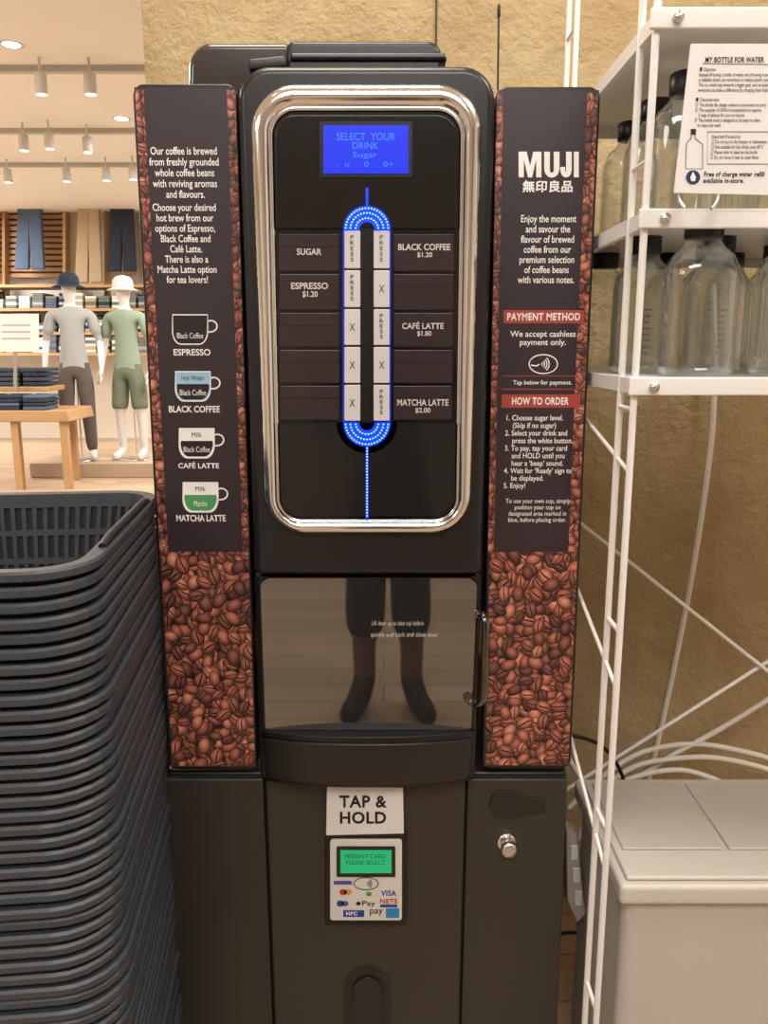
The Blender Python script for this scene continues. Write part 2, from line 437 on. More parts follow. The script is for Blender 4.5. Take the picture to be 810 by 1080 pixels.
prism('fascia', rpoly(pxz([(287, 117), (486, 117), (480, 548), (295, 548)], YP), .034, 8), YP, YC+.01, GLOSS, VM)
prism('fascia_top', rpoly(pxz([(290, 121), (482, 121), (481, 241), (291, 241)], YP-.004), [.028, .028, .002, .002], 8), YP-.006, YP, GLOSS, VM, bevel=.003, seg=3)
lowp = [(295, 447), (356, 446)]+[(387+32*cos(a), 446+32*sin(a)) for a in [pi-pi*k/12 for k in range(13)]]+[(418, 446), (480, 447), (478, 530), (463, 544), (312, 544), (298, 530)]
prism('fascia_bottom', pxz(lowp, YP-.006), YP-.008, YP, M('fascia_charcoal', '#100f11', .3, coat=.35), VM, bevel=.002, seg=3)
rows = [(247, 286), (289, 327), (330, 366), (369, 404), (407, 443)]
yb = YP-.004
for i, (a, b) in enumerate(rows):
    pp('selector_cell_l%d' % i, rect(294+i*.3, a, 358, b), yb, YP+.001, CELL, VM, bevel=.0012)
    pp('selector_cell_r%d' % i, rect(415, a, 479-i*.6, b), yb, YP+.001, CELL, VM, bevel=.0012)
    stroke('cell_rule', [(296, a+13), (357, a+13)], .6, yb-.0004, BLK2, VM)
    stroke('cell_rule', [(417, a+13), (476, a+13)], .6, yb-.0004, BLK2, VM)
yl = yb-.0006
LAB = M('label_print', '#cfc4c0', .5)
text('SUGAR', 313, 262, 339, 269, yl, LAB, VM, bold=.02)
text('ESPRESSO', 307, 298, 346, 305, yl, LAB, VM, bold=.02)
text('$1.20', 319, 307, 335, 314, yl, LAB, VM, bold=.02)
text('BLACK COFFEE', 420, 257, 475, 264, yl, LAB, VM, bold=.02)
text('$1.20', 440, 266, 456, 272, yl, LAB, VM, bold=.02)
text('CAFÉ LATTE', 424, 339, 468, 347, yl, LAB, VM, bold=.02)
text('$1.80', 440, 349, 455, 355, yl, LAB, VM, bold=.02)
text('MATCHA LATTE', 419, 421, 473, 428, yl, LAB, VM, bold=.02)
text('$2.00', 438, 430, 454, 436, yl, LAB, VM, bold=.02)
ys = YP-.008
segs = [(243, 283), (285, 324), (326, 364), (366, 404), (406, 444)]
for i, (a, b) in enumerate(segs):
    pp('button_l%d' % i, rect(363, a, 380, b), ys, YP, BTN, VM, bevel=.0012)
    pp('button_r%d' % i, rect(394, a, 411, b), ys, YP, BTN, VM, bevel=.0012)
    def lab(u, isP):
        if isP: text('P\nR\nE\nS\nS', u-2.2, a+5, u+2.2, b-7, ys-.0005, INK, VM, bold=.01)
        else: text('X', u-3, (a+b)/2-4, u+3, (a+b)/2+4, ys-.0005, INK, VM, bold=0)
    lab(371.5, i in (0, 1)); lab(402.5, i in (0, 2, 4))
pp('button_slot', rect(380.5, 236, 393.5, 450), YP-.005, YP, BLK2, VM)
yl2 = YP-.0095
def arch(c, R, r, a0, a1, name):
    N = 20; o = [(387+R*cos(a), c+R*sin(a)) for a in [a0+(a1-a0)*k/N for k in range(N+1)]]
    i = [(387+r*cos(a), c+r*sin(a)) for a in [a1+(a0-a1)*k/N for k in range(N+1)]]
    xz = pxz(o+i, yl2); prism(name, xz, yl2, YP, BLUE, VM)
    for (rr, nn) in ((R-2.5, 22), (R-7.5, 17), (R-13, 12)):
        for k in range(nn):
            a = a0+(a1-a0)*(k+.5)/nn
            cu, cv = 387+rr*cos(a), c+rr*sin(a)
            flat('led_dot', [(cu-1.1, cv), (cu, cv-1.1), (cu+1.1, cv), (cu, cv+1.1)], yl2-.0003, BLUEL, VM)
arch(242, 25, 8, pi, 2*pi, 'led_arch_top')
arch(446, 25, 8, pi, 0, 'led_arch_bottom')
pp('led_line_top', rect(385.8, 198, 388.4, 220), yl2, YP-.004, BLUE, VM)
pp('led_line_bottom', rect(385.8, 468, 388.4, 547), yl2, YP-.004, BLUE, VM)
for k in range(24):
    v = 472+k*3.1
    flat('led_dot', rect(386.3, v, 387.9, v+1.4), yl2-.0003, BLUEL, VM)
for x0 in (361.3, 411.2):
    pp('led_edge', rect(x0, 243, x0+1.2, 446), YP-.0075, YP, BLUED, VM)
pp('lcd_bezel', rect(337, 128, 435, 187), YP-.0075, YP, BLK2, VM, r=.003)
pp('lcd', rect(341, 132, 431, 183), YP-.0085, YP, LCD, VM)
yk = YP-.0089
text('SELECT  YOUR', 355, 140, 417, 148, yk, LCDT, VM, bold=0)
text('DRINK', 372, 150, 399, 157, yk, LCDT, VM, bold=0)
text('Sugar', 372, 160, 398, 168, yk, LCDT, VM, bold=0)
text('-  o     0     0+', 354, 170, 415, 176, yk, LCDT, VM, bold=0)
# hopper
HOP = M('smoked_hopper', '#3a3330', .2, coat=.4)
prism('bean_hopper', rpoly(pxz([(199, 44), (308, 44), (306, 104), (197, 104)], .06), [.035, .01, .0, .0], 6), .06, .38, HOP, VM, bevel=.01, seg=3)
prism('hopper_lid', rpoly(pxz([(302, 42), (464, 42), (472, 104), (300, 104)], .05), [.012, .02, .0, .0], 6), .05, .40, BLK, VM, bevel=.008, seg=3)
pp('hopper_lip', [(306, 55), (470, 55), (472, 64), (305, 64)], .045, .08, BLK2, VM, bevel=.004)
pp('hopper_latch', [(262, 62), (300, 58), (303, 70), (262, 74)], .04, .08, BLK2, VM, bevel=.003)
# cup door, leaning very slightly out at the top
yd = -.032
pp('cup_door_frame', [(271, 607), (508, 607), (500, 774), (276, 774)], -.026, .0, BLK2, VM, r=.01, bevel=.003)
dr = prism('cup_door', rpoly(pxz([(275, 609), (503, 609), (497, 770), (280, 770)], yd), [.016, .016, .006, .006], 6), yd, -.015, DOOR, VM)
zbot = min(v.co.z for v in dr.data.vertices); TLT = math.tan(radians(1.25))
for v in dr.data.vertices: v.co.y -= (v.co.z-zbot)*TLT-.001
text('Lift door up to take cup before', 392, 655, 447, 661, yd-.006, LAB, VM, bold=0)
text('quickly pull back and close door', 391, 667, 462, 673, yd-.006, LAB, VM, bold=0)
hp = [(501, 648), (507, 646), (513, 655), (511, 690), (512, 728), (508, 742), (497, 742), (492, 735)]
tube('door_handle', [at(u, v, yd-.024 if 1 < i < 6 else yd-.006) for i, (u, v) in enumerate(hp)], .0065, HANDLE, VM)
def bowed(name, q, y0, bulge, mat, N=24, parent=VM, vbul=0):
    vs = []; fs = []; Mv = 8
    for j in range(Mv+1):
        t = j/Mv
        for i in range(N+1):
            s = i/N
            u = (q[0][0]*(1-s)+q[1][0]*s)*(1-t)+(q[3][0]*(1-s)+q[2][0]*s)*t
            v = q[0][1]*(1-t)+q[3][1]*t
            p = at(u, v, y0); y = y0-bulge*(1-abs(2*s-1)**2.5)-vbul*sin(pi*t)
            vs.append((p.x, y, p.z))
    for j in range(Mv):
        for i in range(N):
            a = j*(N+1)+i; fs.append([a, a+1, a+N+2, a+N+1])
    base = len(vs)
    bd = [i for i in range(N+1)]+[j*(N+1)+N for j in range(1, Mv+1)]+[Mv*(N+1)+i for i in range(N-1, -1, -1)]+[j*(N+1) for j in range(Mv-1, 0, -1)]
    for i in bd: vs.append((vs[i][0], y0+.03, vs[i][2]))
    m = len(bd)
    for i in range(m): fs.append([bd[i], bd[(i+1) % m], base+(i+1) % m, base+i])
    o = mesh(name, vs, fs, mat, parent)
    for p in o.data.polygons[:Mv*N]: p.use_smooth = True
    return o
bowed('drip_tray', [(277, 777), (500, 777), (496, 823), (280, 823)], -.03, .022, GUN2)
bowed('drip_tray_lip', [(276, 771), (501, 771), (500, 777), (277, 777)], -.034, .022, BLK2)
zb = .06
def cabp(name, u0, u1, u0b, u1b, y0, mat):
    a = at(u0, 822, y0); b = at(u1, 822, y0); c = at(u1b, 1078, y0); d = at(u0b, 1078, y0)
    k = (a.z-zb)/(a.z-c.z)
    xz = [(a.x, a.z), (b.x, b.z), (b.x+(c.x-b.x)*k, zb), (a.x+(d.x-a.x)*k, zb)]
    return prism(name, xz, y0, .02, mat, VM, bevel=.003)
cabp('cabinet_door_l', 173, 278, 186, 288, 0.0, GUN)
cabp('cabinet_door_r', 493, 599, 486, 588, 0.0, GUN)
cabp('cabinet_door_c', 280, 491, 290, 484, -.012, GUN)
lathe('lock_barrel', [(.006, 0), (.0125, -.003), (.0135, -.02), (.0125, -.024), (.006, -.0245)], tuple(at(535, 889, 0)), STEEL, VM, axis='Y')
lathe('lock_ring', [(.016, .001), (.016, -.003), (.013, -.0035)], tuple(at(534, 888, 0)), CHROME, VM, axis='Y')
pp('lock_key_plate', [(518, 842), (522, 836), (540, 834), (553, 837), (558, 842), (574, 843), (575, 857), (556, 860), (536, 866), (522, 862), (515, 852)], -.003, .0, GUN2, VM, bevel=.001)
slot = [(364, 1110)]+[(387.5+24*cos(a), 1043-24*sin(a)) for a in [pi-pi*k/12 for k in range(13)]]+[(411, 1110)]
ysl = -.0125
stroke('slot_rim', slot, 2.5, ysl-.0005, GUN2, VM, closed=True)
flat('slot_recess', slot, ysl, BLK, VM)
slot2 = [(371, 1110)]+[(387.5+16*cos(a), 1047-16*sin(a)) for a in [pi-pi*k/12 for k in range(13)]]+[(404, 1110)]
prism('slot_tongue', pxz(slot2, ysl-.003), ysl-.004, ysl, GUN2, VM, bevel=.001)
# sign + reader
pp('reader_frame', rect(343, 878, 429, 976), -.022, -.01, BLK2, VM, r=.006, bevel=.002)
pp('reader_face', rect(348, 886, 424, 971), -.026, -.02, OFFW, VM, r=.005, bevel=.0012)
pp('reader_lcd_bezel', rect(355, 893, 417, 925), -.0275, -.02, GUN2, VM, r=.002)
pp('reader_lcd', rect(359, 897, 413, 921), -.0285, -.02, GREENL, VM)
text('PRESENT CARD\nPLEASE SELECT', 364, 901, 407, 912, -.0288, GDK, VM, bold=0)
yr = -.0265
stroke('reader_symbol', [(386+13*cos(2*pi*k/20), 932+6.5*sin(2*pi*k/20)) for k in range(20)], 1, yr, INK, VM, closed=True)
for q in range(3):
    stroke('reader_symbol', [(386+(2+2*q)*cos(a), 932+(2+2*q)*sin(a)) for a in [-.8+.2*k for k in range(9)]], .9, yr, INK, VM)
cols = {'r': M('logo_red', '#c02a22'), 'o': M('logo_orange', '#e39a22'), 'b': M('logo_blue', '#1b3f96'), 'g': M('logo_green', '#3d9a4c'), 'k': INK, 'c': M('logo_cyan', '#2488c4'), 'v': M('logo_violet', '#5a4aa8')}
def disc(u, v, r, k):
    flat('logo', [(u+r*cos(2*pi*i/16), v+r*.8*sin(2*pi*i/16)) for i in range(16)], yr, cols[k], VM)
disc(362, 941, 4, 'r'); disc(367, 941, 4, 'o')
flat('logo', rect(352, 929, 371, 933), yr, cols['v'], VM); disc(389, 943, 3, 'g')
text('VISA', 402, 939, 418, 945, yr, cols['b'], VM, bold=.03)
text('Pay', 382, 950, 396, 957, yr, INK, VM, bold=.01); disc(378, 953, 2.6, 'k')
disc(359, 953, 4, 'b'); disc(364, 953, 3.6, 'v')
text('NETS', 401, 948, 419, 953, yr, cols['r'], VM, bold=.03); flat('logo', rect(401, 954, 419, 957), yr, cols['b'], VM)
flat('logo', rect(362, 960, 384, 967), yr, cols['b'], VM); text('NFC', 365, 961.5, 377, 965.5, yr-.0003, WHITE, VM, bold=.03)
text('pay', 390, 959, 404, 966, yr, INK, VM, bold=.01); flat('logo', rect(407, 958, 421, 968), yr, cols['c'], VM)
PS = empty('tap_and_hold_notice', at(385, 855, -.03))
pp('paper_sheet', [(345, 829), (425, 831), (426, 879), (344, 881)], -.0285, -.0275, PAPER, PS)
text('TAP &\nHOLD', 358, 839, 408, 869, -.029, INK, PS, bold=.03)
# antenna
AN = empty('antenna', at(525, 90, .2))
tube('rod', [at(526, 14, .3), at(525, 95, .3)], .0018, CABK, AN, smooth=False)
lathe('tip', [(.001, 0), (.003, .004), (.003, .02), (.001, .024)], tuple(at(526, 20, .3)), CABK, AN, n=10)
lathe('base', [(.015, 0), (.013, .01), (.004, .02)], (at(525, 95, .3).x, .3, ztop-.012), CABK, AN, n=16)

# ------------------------------------------------ shopping baskets
BK = empty('shopping_basket_stack', (-.6, -.2, 0))
def rloop(hw, hl, r):
    segs = [('l', (hw, -hl+r), (hw, hl-r)), ('a', (hw-r, hl-r), 0), ('l', (hw-r, hl), (-hw+r, hl)), ('a', (-hw+r, hl-r), pi/2),
            ('l', (-hw, hl-r), (-hw, -hl+r)), ('a', (-hw+r, -hl+r), pi), ('l', (-hw+r, -hl), (hw-r, -hl)), ('a', (hw-r, -hl+r), 1.5*pi)]
    pts = []
    for (sg, m) in zip(segs, [14, 6, 14, 6]*2):
        for k in range(m):
            t = k/m
            if sg[0] == 'l': pts.append((sg[1][0]+(sg[2][0]-sg[1][0])*t, sg[1][1]+(sg[2][1]-sg[1][1])*t))
            else: pts.append((sg[1][0]+r*cos(sg[2]+t*pi/2), sg[1][1]+r*sin(sg[2]+t*pi/2)))
    return pts
BCX, BCY, BROT, BHW, BHL, BR = -.550, -.16, radians(6), .19, .245, .06
BZ = 1.16; STEP = .0178
def bxf(x, y, dx=0, dy=0, dr=0):
    c, s = cos(BROT+dr), sin(BROT+dr)
    return (BCX+dx+x*c-y*s, BCY+dy+x*s+y*c)
vs = []; fs = []; nl = int((BZ-.2)/STEP)
prof = [(-.008, 0), (.010, .001), (.013, -.002), (.013, -.0095), (.010, -.0112), (-.001, -.0112), (-.005, -.0178)]
for L in range(nl+1):
    z0 = BZ-L*STEP; dx = random.uniform(-.003, .003); dy = random.uniform(-.003, .003); dr_ = random.uniform(-.006, .006)
    if L == 0: dx = dy = dr_ = 0
    rings = []
    for (o, h) in prof:
        lp = rloop(BHW+o, BHL+o, BR+o); st = len(vs); rings.append(st)
        for (x, y) in lp:
            X, Y = bxf(x, y, dx, dy, dr_); vs.append((X, Y, z0+h))
        m = len(lp)
    for a, b in zip(rings, rings[1:]):
        for i in range(m): fs.append([a+i, a+(i+1) % m, b+(i+1) % m, b+i])
mesh('stacked_rims', vs, fs, BASK, BK)
vs = []
for (o, h) in [(-.002, .22), (-.035, .0)]:
    for (x, y) in rloop(BHW+o, BHL+o, BR+o*.5): X, Y = bxf(x, y); vs.append((X, Y, h))
fs = [[i, (i+1) % m, m+(i+1) % m, m+i] for i in range(m)]+[list(range(m, 2*m))]
mesh('lowest_basket_body', vs, fs, BASK, BK)
def inner(off, mat, name, slots, zoff=0):
    vs = []; fs = []; hs = [0, -.012, -.022, -.058, -.068, -.104, -.114, -.15, -.19]
    for h in hs:
        o = off-.008+h*.16
        base = rloop(BHW+o, BHL+o, BR+o*.3)
        for i in range(len(base)):
            a = base[i]; b = base[(i+1) % len(base)]
            for t in (0, .4): X, Y = bxf(a[0]+(b[0]-a[0])*t, a[1]+(b[1]-a[1])*t); vs.append((X, Y, BZ+h+zoff))
    M2 = 2*m
    for j in range(len(hs)-1):
        for i in range(M2):
            if slots and i % 2 == 1 and j in (2, 4, 6): continue
            fs.append([j*M2+i, j*M2+(i+1) % M2, (j+1)*M2+(i+1) % M2, (j+1)*M2+i])
    fs.append([(len(hs)-1)*M2+i for i in range(M2)])
    return mesh(name, vs, fs, mat, BK)
inner(0, BASK, 'basket_inner_wall', True)
inner(.004, BASKD, 'slot_shade_liner', False, -.003)  # dark liner: shade behind the slots is put into its colour
# handles folded down flat onto the long rims
for sgn in (1, -1):
    hpnts = []
    for k in range(0, 11):
        t = k/10; x = sgn*(BHW+.004); y = -.15+.30*t
        X, Y = bxf(x, y); hpnts.append((X, Y, BZ+.001+.005*min(1, 6*sin(pi*t))))
    tube('folding_handle', hpnts, .0055, BASKD, BK)

# ------------------------------------------------ wire shelf
SH = empty('wire_shelving_unit', (.75, .1, 0))
SX = at(694, 0, -.2).x; SX2 = SX+.86
YF, YB = -.2, .30
for X in (SX, SX2):
    for y in (YF, YF+.06, YB-.065, YB):
        tube('post', [(X, y, 0), (X, y, 2.3)], .0048, WIRE, SH, smooth=False)
    for z in [.12+.3*k for k in range(8)]:
        for (a, b) in ((YF, YF+.06), (YB-.065, YB)):
            tube('rung', [(X, a, z), (X, b, z)], .0035, WIRE, SH, smooth=False)
zA = at(745, 400, YF).z; zB = at(745, 224, YF).z; zC = at(745, 14, YF).z
for z in (zA, zB, zC):
    box('shelf_plate', (SX+.008, YF-.004, z-.004), (SX2-.008, YB, z), WIRE, SH, bevel=.001)
    box('shelf_front_lip', (SX-.01, YF-.012, z-.02), (SX2+.01, YF-.004, z+.003), WIRE, SH, bevel=.002)
    box('shelf_back_lip', (SX+.008, YB, z-.02), (SX2-.008, YB+.005, z+.003), WIRE, SH)
    for X in (SX, SX2): box('shelf_side', (X-.003, YF, z-.018), (X+.006, YB, z+.001), WIRE, SH)
    lathe('shelf_bolt', [(.006, -.003), (.006, .004), (.001, .005)], (SX+.02, YF-.016, z-.009), STEEL, SH, n=14, axis='Y')
a1 = at(612, 552, YB); a2 = at(810, 708, YB); d = a2-a1
tube('brace', [a1-d*.05, Vector((SX2, YB, a1.z+(SX2-a1.x)*d.z/d.x))], .004, WIRE, SH, smooth=False)
tube('brace', [Vector((SX, YB+.01, a1.z+(SX2-a1.x)*d.z/d.x)), Vector((SX2, YB+.01, a1.z))], .004, WIRE, SH, smooth=False)
tube('brace', [(SX, YB, zA-.02), (SX, YF, zA-.12)], .003, WIRE, SH, smooth=False)
tube('brace', [(SX, YB, zA-.28), (SX, YF, zA-.42)], .003, WIRE, SH, smooth=False)
tube('brace', [(SX, YB, zA-.52), (SX, YF, zA-.70)], .003, WIRE, SH, smooth=False)

TEAL = M('print_teal', '#3f5f62', .5)
def bottle(x, y, z, h=.205, w=.044, label=True):
    z += .0012
    e_ = empty('water_bottle', (x, y, z))
    s = h/.205
    prof = [(.8*w, 0), (w*.97, .004*s), (w, .012*s), (w, .125*s), (w*.97, .138*s), (w*.82, .153*s), (w*.55, .165*s), (w*.45, .172*s), (w*.44, .182*s)]
    lathe('body', prof, (x, y, z+.0008), CLEAR, e_, n=32, sq=.72, dy=.78, cap=False)
    lathe('base', [(.1*w, .004), (.8*w, .001)], (x, y, z), CLEAR, e_, n=32, sq=.72, dy=.78, cap=False)
    lathe('cap', [(w*.5, .176*s), (w*.52, .178*s), (w*.52, h-.002), (w*.49, h)], (x, y, z), CAPM, e_, n=24)
    if label:
        vs = []; fs = []
        for k in range(8):
            zz = z+.03*s+k*.009*s; ww = w*.16
            rr = ww*(.2+.6*((k*37) % 5)/5)
            b = len(vs); vs += [(x-ww, y-w*.785, zz), (x+rr, y-w*.785, zz), (x+rr, y-w*.785, zz+.0016), (x-ww, y-w*.785, zz+.0016)]
            fs.append([b, b+1, b+2, b+3])
        mesh('care_print', vs, fs, TEAL, e_)
    return e_
x0 = at(733, 395, -.13).x
bottle(x0, -.125, zA, .208, .048)
bottle(x0+.125, -.125, zA, .205, .048)
bottle(x0+.235, -.125, zA, .205, .048)
for r_, yy in enumerate((0.0, .11, .22)):
    for c_ in range(6):
        bottle(SX+.065+c_*.108+(r_ % 2)*.03, yy, zA, .2, .043, label=r_ == 0)
for r_, yy in enumerate((-.1, .02, .14)):
    for c_ in range(6):
        bottle(SX+.075+c_*.112, yy, zB, .185, .043, label=False)
# sign
SG = empty('water_bottle_sign', at(770, 130, -.235))
ysg = -.23
sgp = [(729, 46), (836, 46), (830, 206), (711, 203)]
pp('board', sgp, ysg, ysg+.003, PAPER, SG)
sy = ysg-.0006
text('MY BOTTLE FOR WATER', 744, 60, 806, 66, sy, INK, SG, bold=.03)
stroke('rule', [(741, 67), (815, 68)], .6, sy, INK, SG)
text('■ Objective\nInstead of buying a bottle of water and throwing it away,\na refillable bottle can contribute to reduce plastic waste.\nThis is a small step towards a bigger goal, and we believe\neveryone can make a difference by changing their habits.', 737, 71, 814, 98, sy, INK, SG, align='LEFT', bold=.005)
text('■ Characteristics\n① The bottle flat design makes it convenient to carry.\n② The capacity of 330ml is comparable to approx.\n    2 cups of glasses for you to recycle.\n③ The bottle neck is designed to be easy to clean\n    to clean and wash.', 733, 103, 808, 134, sy, INK, SG, align='LEFT', bold=.005)
stroke('bottle_drawing', [(729, 140), (733, 140), (733, 146), (741, 152), (741, 178), (723, 178), (724, 151), (729, 146)], .8, sy, INK, SG, closed=True)
flat('bottle_drawing', rect(728.5, 136, 734, 142), sy-.0002, INK, SG)
stroke('notice_frame', rect(746, 139, 812, 173), .7, sy, INK, SG, closed=True)
text('Important Precautions\n□ Do not put in the freezer or dishwasher.\n□ Not suitable for hot drinks over 60°C\n□ Please refer to label on the bottle\n□ Do not store it near an open flame', 750, 142, 809, 169, sy, INK, SG, align='LEFT', bold=.005)
flat('drop_badge', [(731+7.5*cos(2*pi*i/20), 187+7.5*sin(2*pi*i/20)) for i in range(20)], sy, M('badge_navy', '#1c2c5a', .5), SG)
flat('drop', [(731, 181), (734, 187), (733, 191), (729, 191), (728, 187)], sy-.0003, WHITE, SG)
text('Free of charge water refill\navailable in-store.', 742, 181, 806, 193, sy, INK, SG, align='LEFT', bold=.03)
tube('sign_clip', [at(715, 205, ysg), at(716, 213, ysg), at(722, 219, ysg-.005)], .002, STEEL, SG)
tube('sign_clip', [at(758, 205, ysg), at(757, 214, ysg), at(750, 220, ysg-.005)], .002, STEEL, SG)

# ------------------------------------------------ bin
BN = empty('waste_bin', (.62, .05, 0))
bx0 = at(655, 935, -.13).x; by0 = -.13; bz = at(655, 935, -.13).z
by1 = atz(700, 822, bz).y
bx1 = bx0+.40
box('bin_body', (bx0+.012, by0+.015, 0), (bx1-.012, by1-.01, bz-.03), BINM, BN, bevel=.02, seg=3)
box('lid_rim', (bx0, by0, bz-.035), (bx1, by1, bz), BINL, BN, bevel=.008, seg=3)
box('lid_step', (bx0+.012, by0+.012, bz), (bx1-.012, by1-.012, bz+.008), BINL, BN, bevel=.004, seg=3)
box('lid_flap', (bx0+.025, by0+.08, bz+.008), (bx0+.19, by1-.035, bz+.013), BINM, BN, bevel=.003, seg=3)
box('lid_flap', (bx0+.20, by0+.08, bz+.008), (bx1-.03, by1-.035, bz+.013), BINM, BN, bevel=.003, seg=3)
# cables
CB = empty('wall_cable', at(700, 700, .5))
for pts, yy in (([(752, 300), (756, 420), (744, 520), (728, 620), (708, 720), (690, 800), (672, 870)], .59),
                ([(600, 852), (650, 800), (720, 782), (780, 790), (830, 805)], .5),
                ([(605, 890), (640, 845), (700, 800), (760, 770), (830, 725)], .5),
                ([(600, 800), (622, 845), (660, 810), (700, 800), (770, 797), (830, 818)], .48),
                ([(598, 905), (615, 870), (640, 830), (690, 812), (740, 812), (790, 840)], .45)):
    tube('cable', [at(u, v, yy) for u, v in pts], .0062, CABLE, CB)
CB2 = empty('power_cord', at(620, 790, .3))
tube('cable', [at(u, v, .35) for u, v in [(596, 775), (625, 778), (650, 800), (664, 840), (668, 880)]], .004, CABK, CB2)
tube('cable', [at(u, v, .3) for u, v in [(590, 985), (612, 980), (622, 1000), (640, 1090)]], .004, CABK, CB2)
EX = empty('power_strip', at(610, 920, .1))
pp('strip_body', [(597, 872), (609, 880), (618, 965), (609, 975), (598, 950)], .10, .13, M('strip_grey', '#b0a49e', .5), EX, bevel=.004)
for k in range(3): pp('socket', rect(602+k*2, 892+k*24, 610+k*2, 908+k*24), .096, .10, OFFW, EX, bevel=.002)

# ------------------------------------------------ figures
def figure(name, loc, H, joints, edges, classify, mats, rot=0, sub=1):
    s = H/1.78
    me = bpy.data.meshes.new(name); names = list(joints); idx = {k: i for i, k in enumerate(names)}
    me.from_pydata([tuple(Vector(joints[k][0])) for k in names], [(idx[a], idx[b]) for a, b in edges], [])
    o = bpy.data.objects.new(name, me); SC.collection.objects.link(o)
    sk = o.modifiers.new('s', 'SKIN'); sk.use_smooth_shade = True; sk.branch_smoothing = .4
    if not me.skin_vertices:
        bm = bmesh.new(); bm.from_mesh(me); bm.verts.layers.skin.verify(); bm.to_mesh(me); bm.free()
    for k in names:
        r = joints[k][1]; r = (r, r) if not isinstance(r, tuple) else r
        me.skin_vertices[0].data[idx[k]].radius = r
    me.skin_vertices[0].data[idx['pelvis']].use_root = True
    sb = o.modifiers.new('u', 'SUBSURF'); sb.levels = sub+1; sb.render_levels = sub+1
    bpy.context.view_layer.update(); dg = bpy.context.evaluated_depsgraph_get()
    nm = bpy.data.meshes.new_from_object(o.evaluated_get(dg)); bpy.data.objects.remove(o)
    for mt in mats: nm.materials.append(mt)
    for p in nm.polygons: p.material_index = classify(p.center); p.use_smooth = True
    ob = bpy.data.objects.new('body', nm); SC.collection.objects.link(ob)
    e_ = empty(name, loc); e_.scale = (s, s, s); e_.rotation_euler = (0, 0, rot); ob.parent = e_
    return e_
def add_hand(J, E, side, wrist, dirv, sidev, tag):
    d = Vector(dirv).normalized(); sv = Vector(sidev).normalized(); w = Vector(wrist); pn = d.cross(sv)
    J['palm'+tag] = (w+d*.055, (.030, .018)); E.append(('wr'+tag, 'palm'+tag))
    for i, (off, L) in enumerate(((-.030, .062), (-.010, .075), (.010, .078), (.028, .068))):
        b = w+d*.088+sv*off; k = 'f%d%s' % (i, tag)
        J[k+'a'] = (b, .0095); J[k+'b'] = (b+d*L*.5+pn*.006, .0085); J[k+'c'] = (b+d*L*.9+pn*.02, .007)
        E += [('palm'+tag, k+'a'), (k+'a', k+'b'), (k+'b', k+'c')]
    J['th'+tag] = (w+d*.045+sv*.036, .011); J['tj'+tag] = (w+d*.085+sv*.055+pn*.01, .0085)
    E += [('palm'+tag, 'th'+tag), ('th'+tag, 'tj'+tag)]
def base_body(arms, hem=None, fx=1.0, slim=1.0):
    J = {'pelvis': ((0, .0, .95), (.155, .11)), 'waist': ((0, 0, 1.1), (.135, .095)), 'chest': ((0, 0, 1.28), (.165, .11)), 'uch': ((0, .005, 1.4), (.13, .09)),
         'nk': ((0, .005, 1.49), .052), 'nk2': ((0, -.005, 1.55), .05), 'hd': ((0, -.015, 1.62), (.073, .085)), 'hd2': ((0, -.005, 1.70), (.075, .09)), 'hdt': ((0, .0, 1.755), (.045, .055))}
    E = [('pelvis', 'waist'), ('waist', 'chest'), ('chest', 'uch'), ('uch', 'nk'), ('nk', 'nk2'), ('nk2', 'hd'), ('hd', 'hd2'), ('hd2', 'hdt')]
    for t, s in (('L', -1), ('R', 1)):
        J['sh'+t] = ((s*.175, .005, 1.41), .062)
        el, wr = arms[t]
        J['sl'+t] = (Vector((s*.175, .005, 1.41)).lerp(Vector(el), .62), .06)
        J['sm'+t] = (Vector((s*.175, .005, 1.41)).lerp(Vector(el), .68), .04)
        J['el'+t] = (el, .037); J['wr'+t] = (wr, .025)
        E += [('uch', 'sh'+t), ('sh'+t, 'sl'+t), ('sl'+t, 'sm'+t), ('sm'+t, 'el'+t), ('el'+t, 'wr'+t)]
        d = (Vector(wr)-Vector(el)).normalized()
        add_hand(J, E, s, wr, d, (0, -1, 0) if abs(d.z) > .6 else (-s*.3, 0, 1), t)
        J['hp'+t] = ((s*.085, 0, .86), .098*slim)
        if hem:
            J['th_'+t] = ((s*.10*fx, 0, .62), .088*slim); J['hm'+t] = ((s*.11*fx, -.01, hem), .09*slim); J['hk'+t] = ((s*.11*fx, -.01, hem-.02), .055*slim)
            J['cf'+t] = ((s*.115*fx, .01, hem-.12 if hem > .4 else .24), .052*slim)
            E += [('pelvis', 'hp'+t), ('hp'+t, 'th_'+t), ('th_'+t, 'hm'+t), ('hm'+t, 'hk'+t), ('hk'+t, 'cf'+t), ('cf'+t, 'an'+t)]
        else:
            J['kn'+t] = ((s*.10, -.01, .5), .075); J['cf'+t] = ((s*.105, .01, .3), .066); J['hm'+t] = ((s*.11, .01, .13), .058)
            E += [('pelvis', 'hp'+t), ('hp'+t, 'kn'+t), ('kn'+t, 'cf'+t), ('cf'+t, 'hm'+t), ('hm'+t, 'an'+t)]
        J['an'+t] = ((s*.115*fx, .02, .085), .038); J['ft'+t] = ((s*.13*fx, -.07, .045), (.042, .035)); J['to'+t] = ((s*.14*fx, -.155, .035), (.038, .025))
        E += [('an'+t, 'ft'+t), ('ft'+t, 'to'+t)]
    return J, E
SKINW = M('mannequin_shell', '#cfccc6', .35); TEE = M('tee_grey', '#9d9e9b', .9, bump=.4, bscale=12); PANT = M('trousers_taupe', '#5a5048', .9, bump=.4, bscale=10)
GSHIRT = M('shirt_sage', '#82907c', .9, bump=.3, bscale=12); GSH = M('shorts_olive', '#656e59', .9); NAVY = M('navy_cloth', '#262d3c', .9)
CREAM = M('cream_cloth', '#d2cdc1', .9)
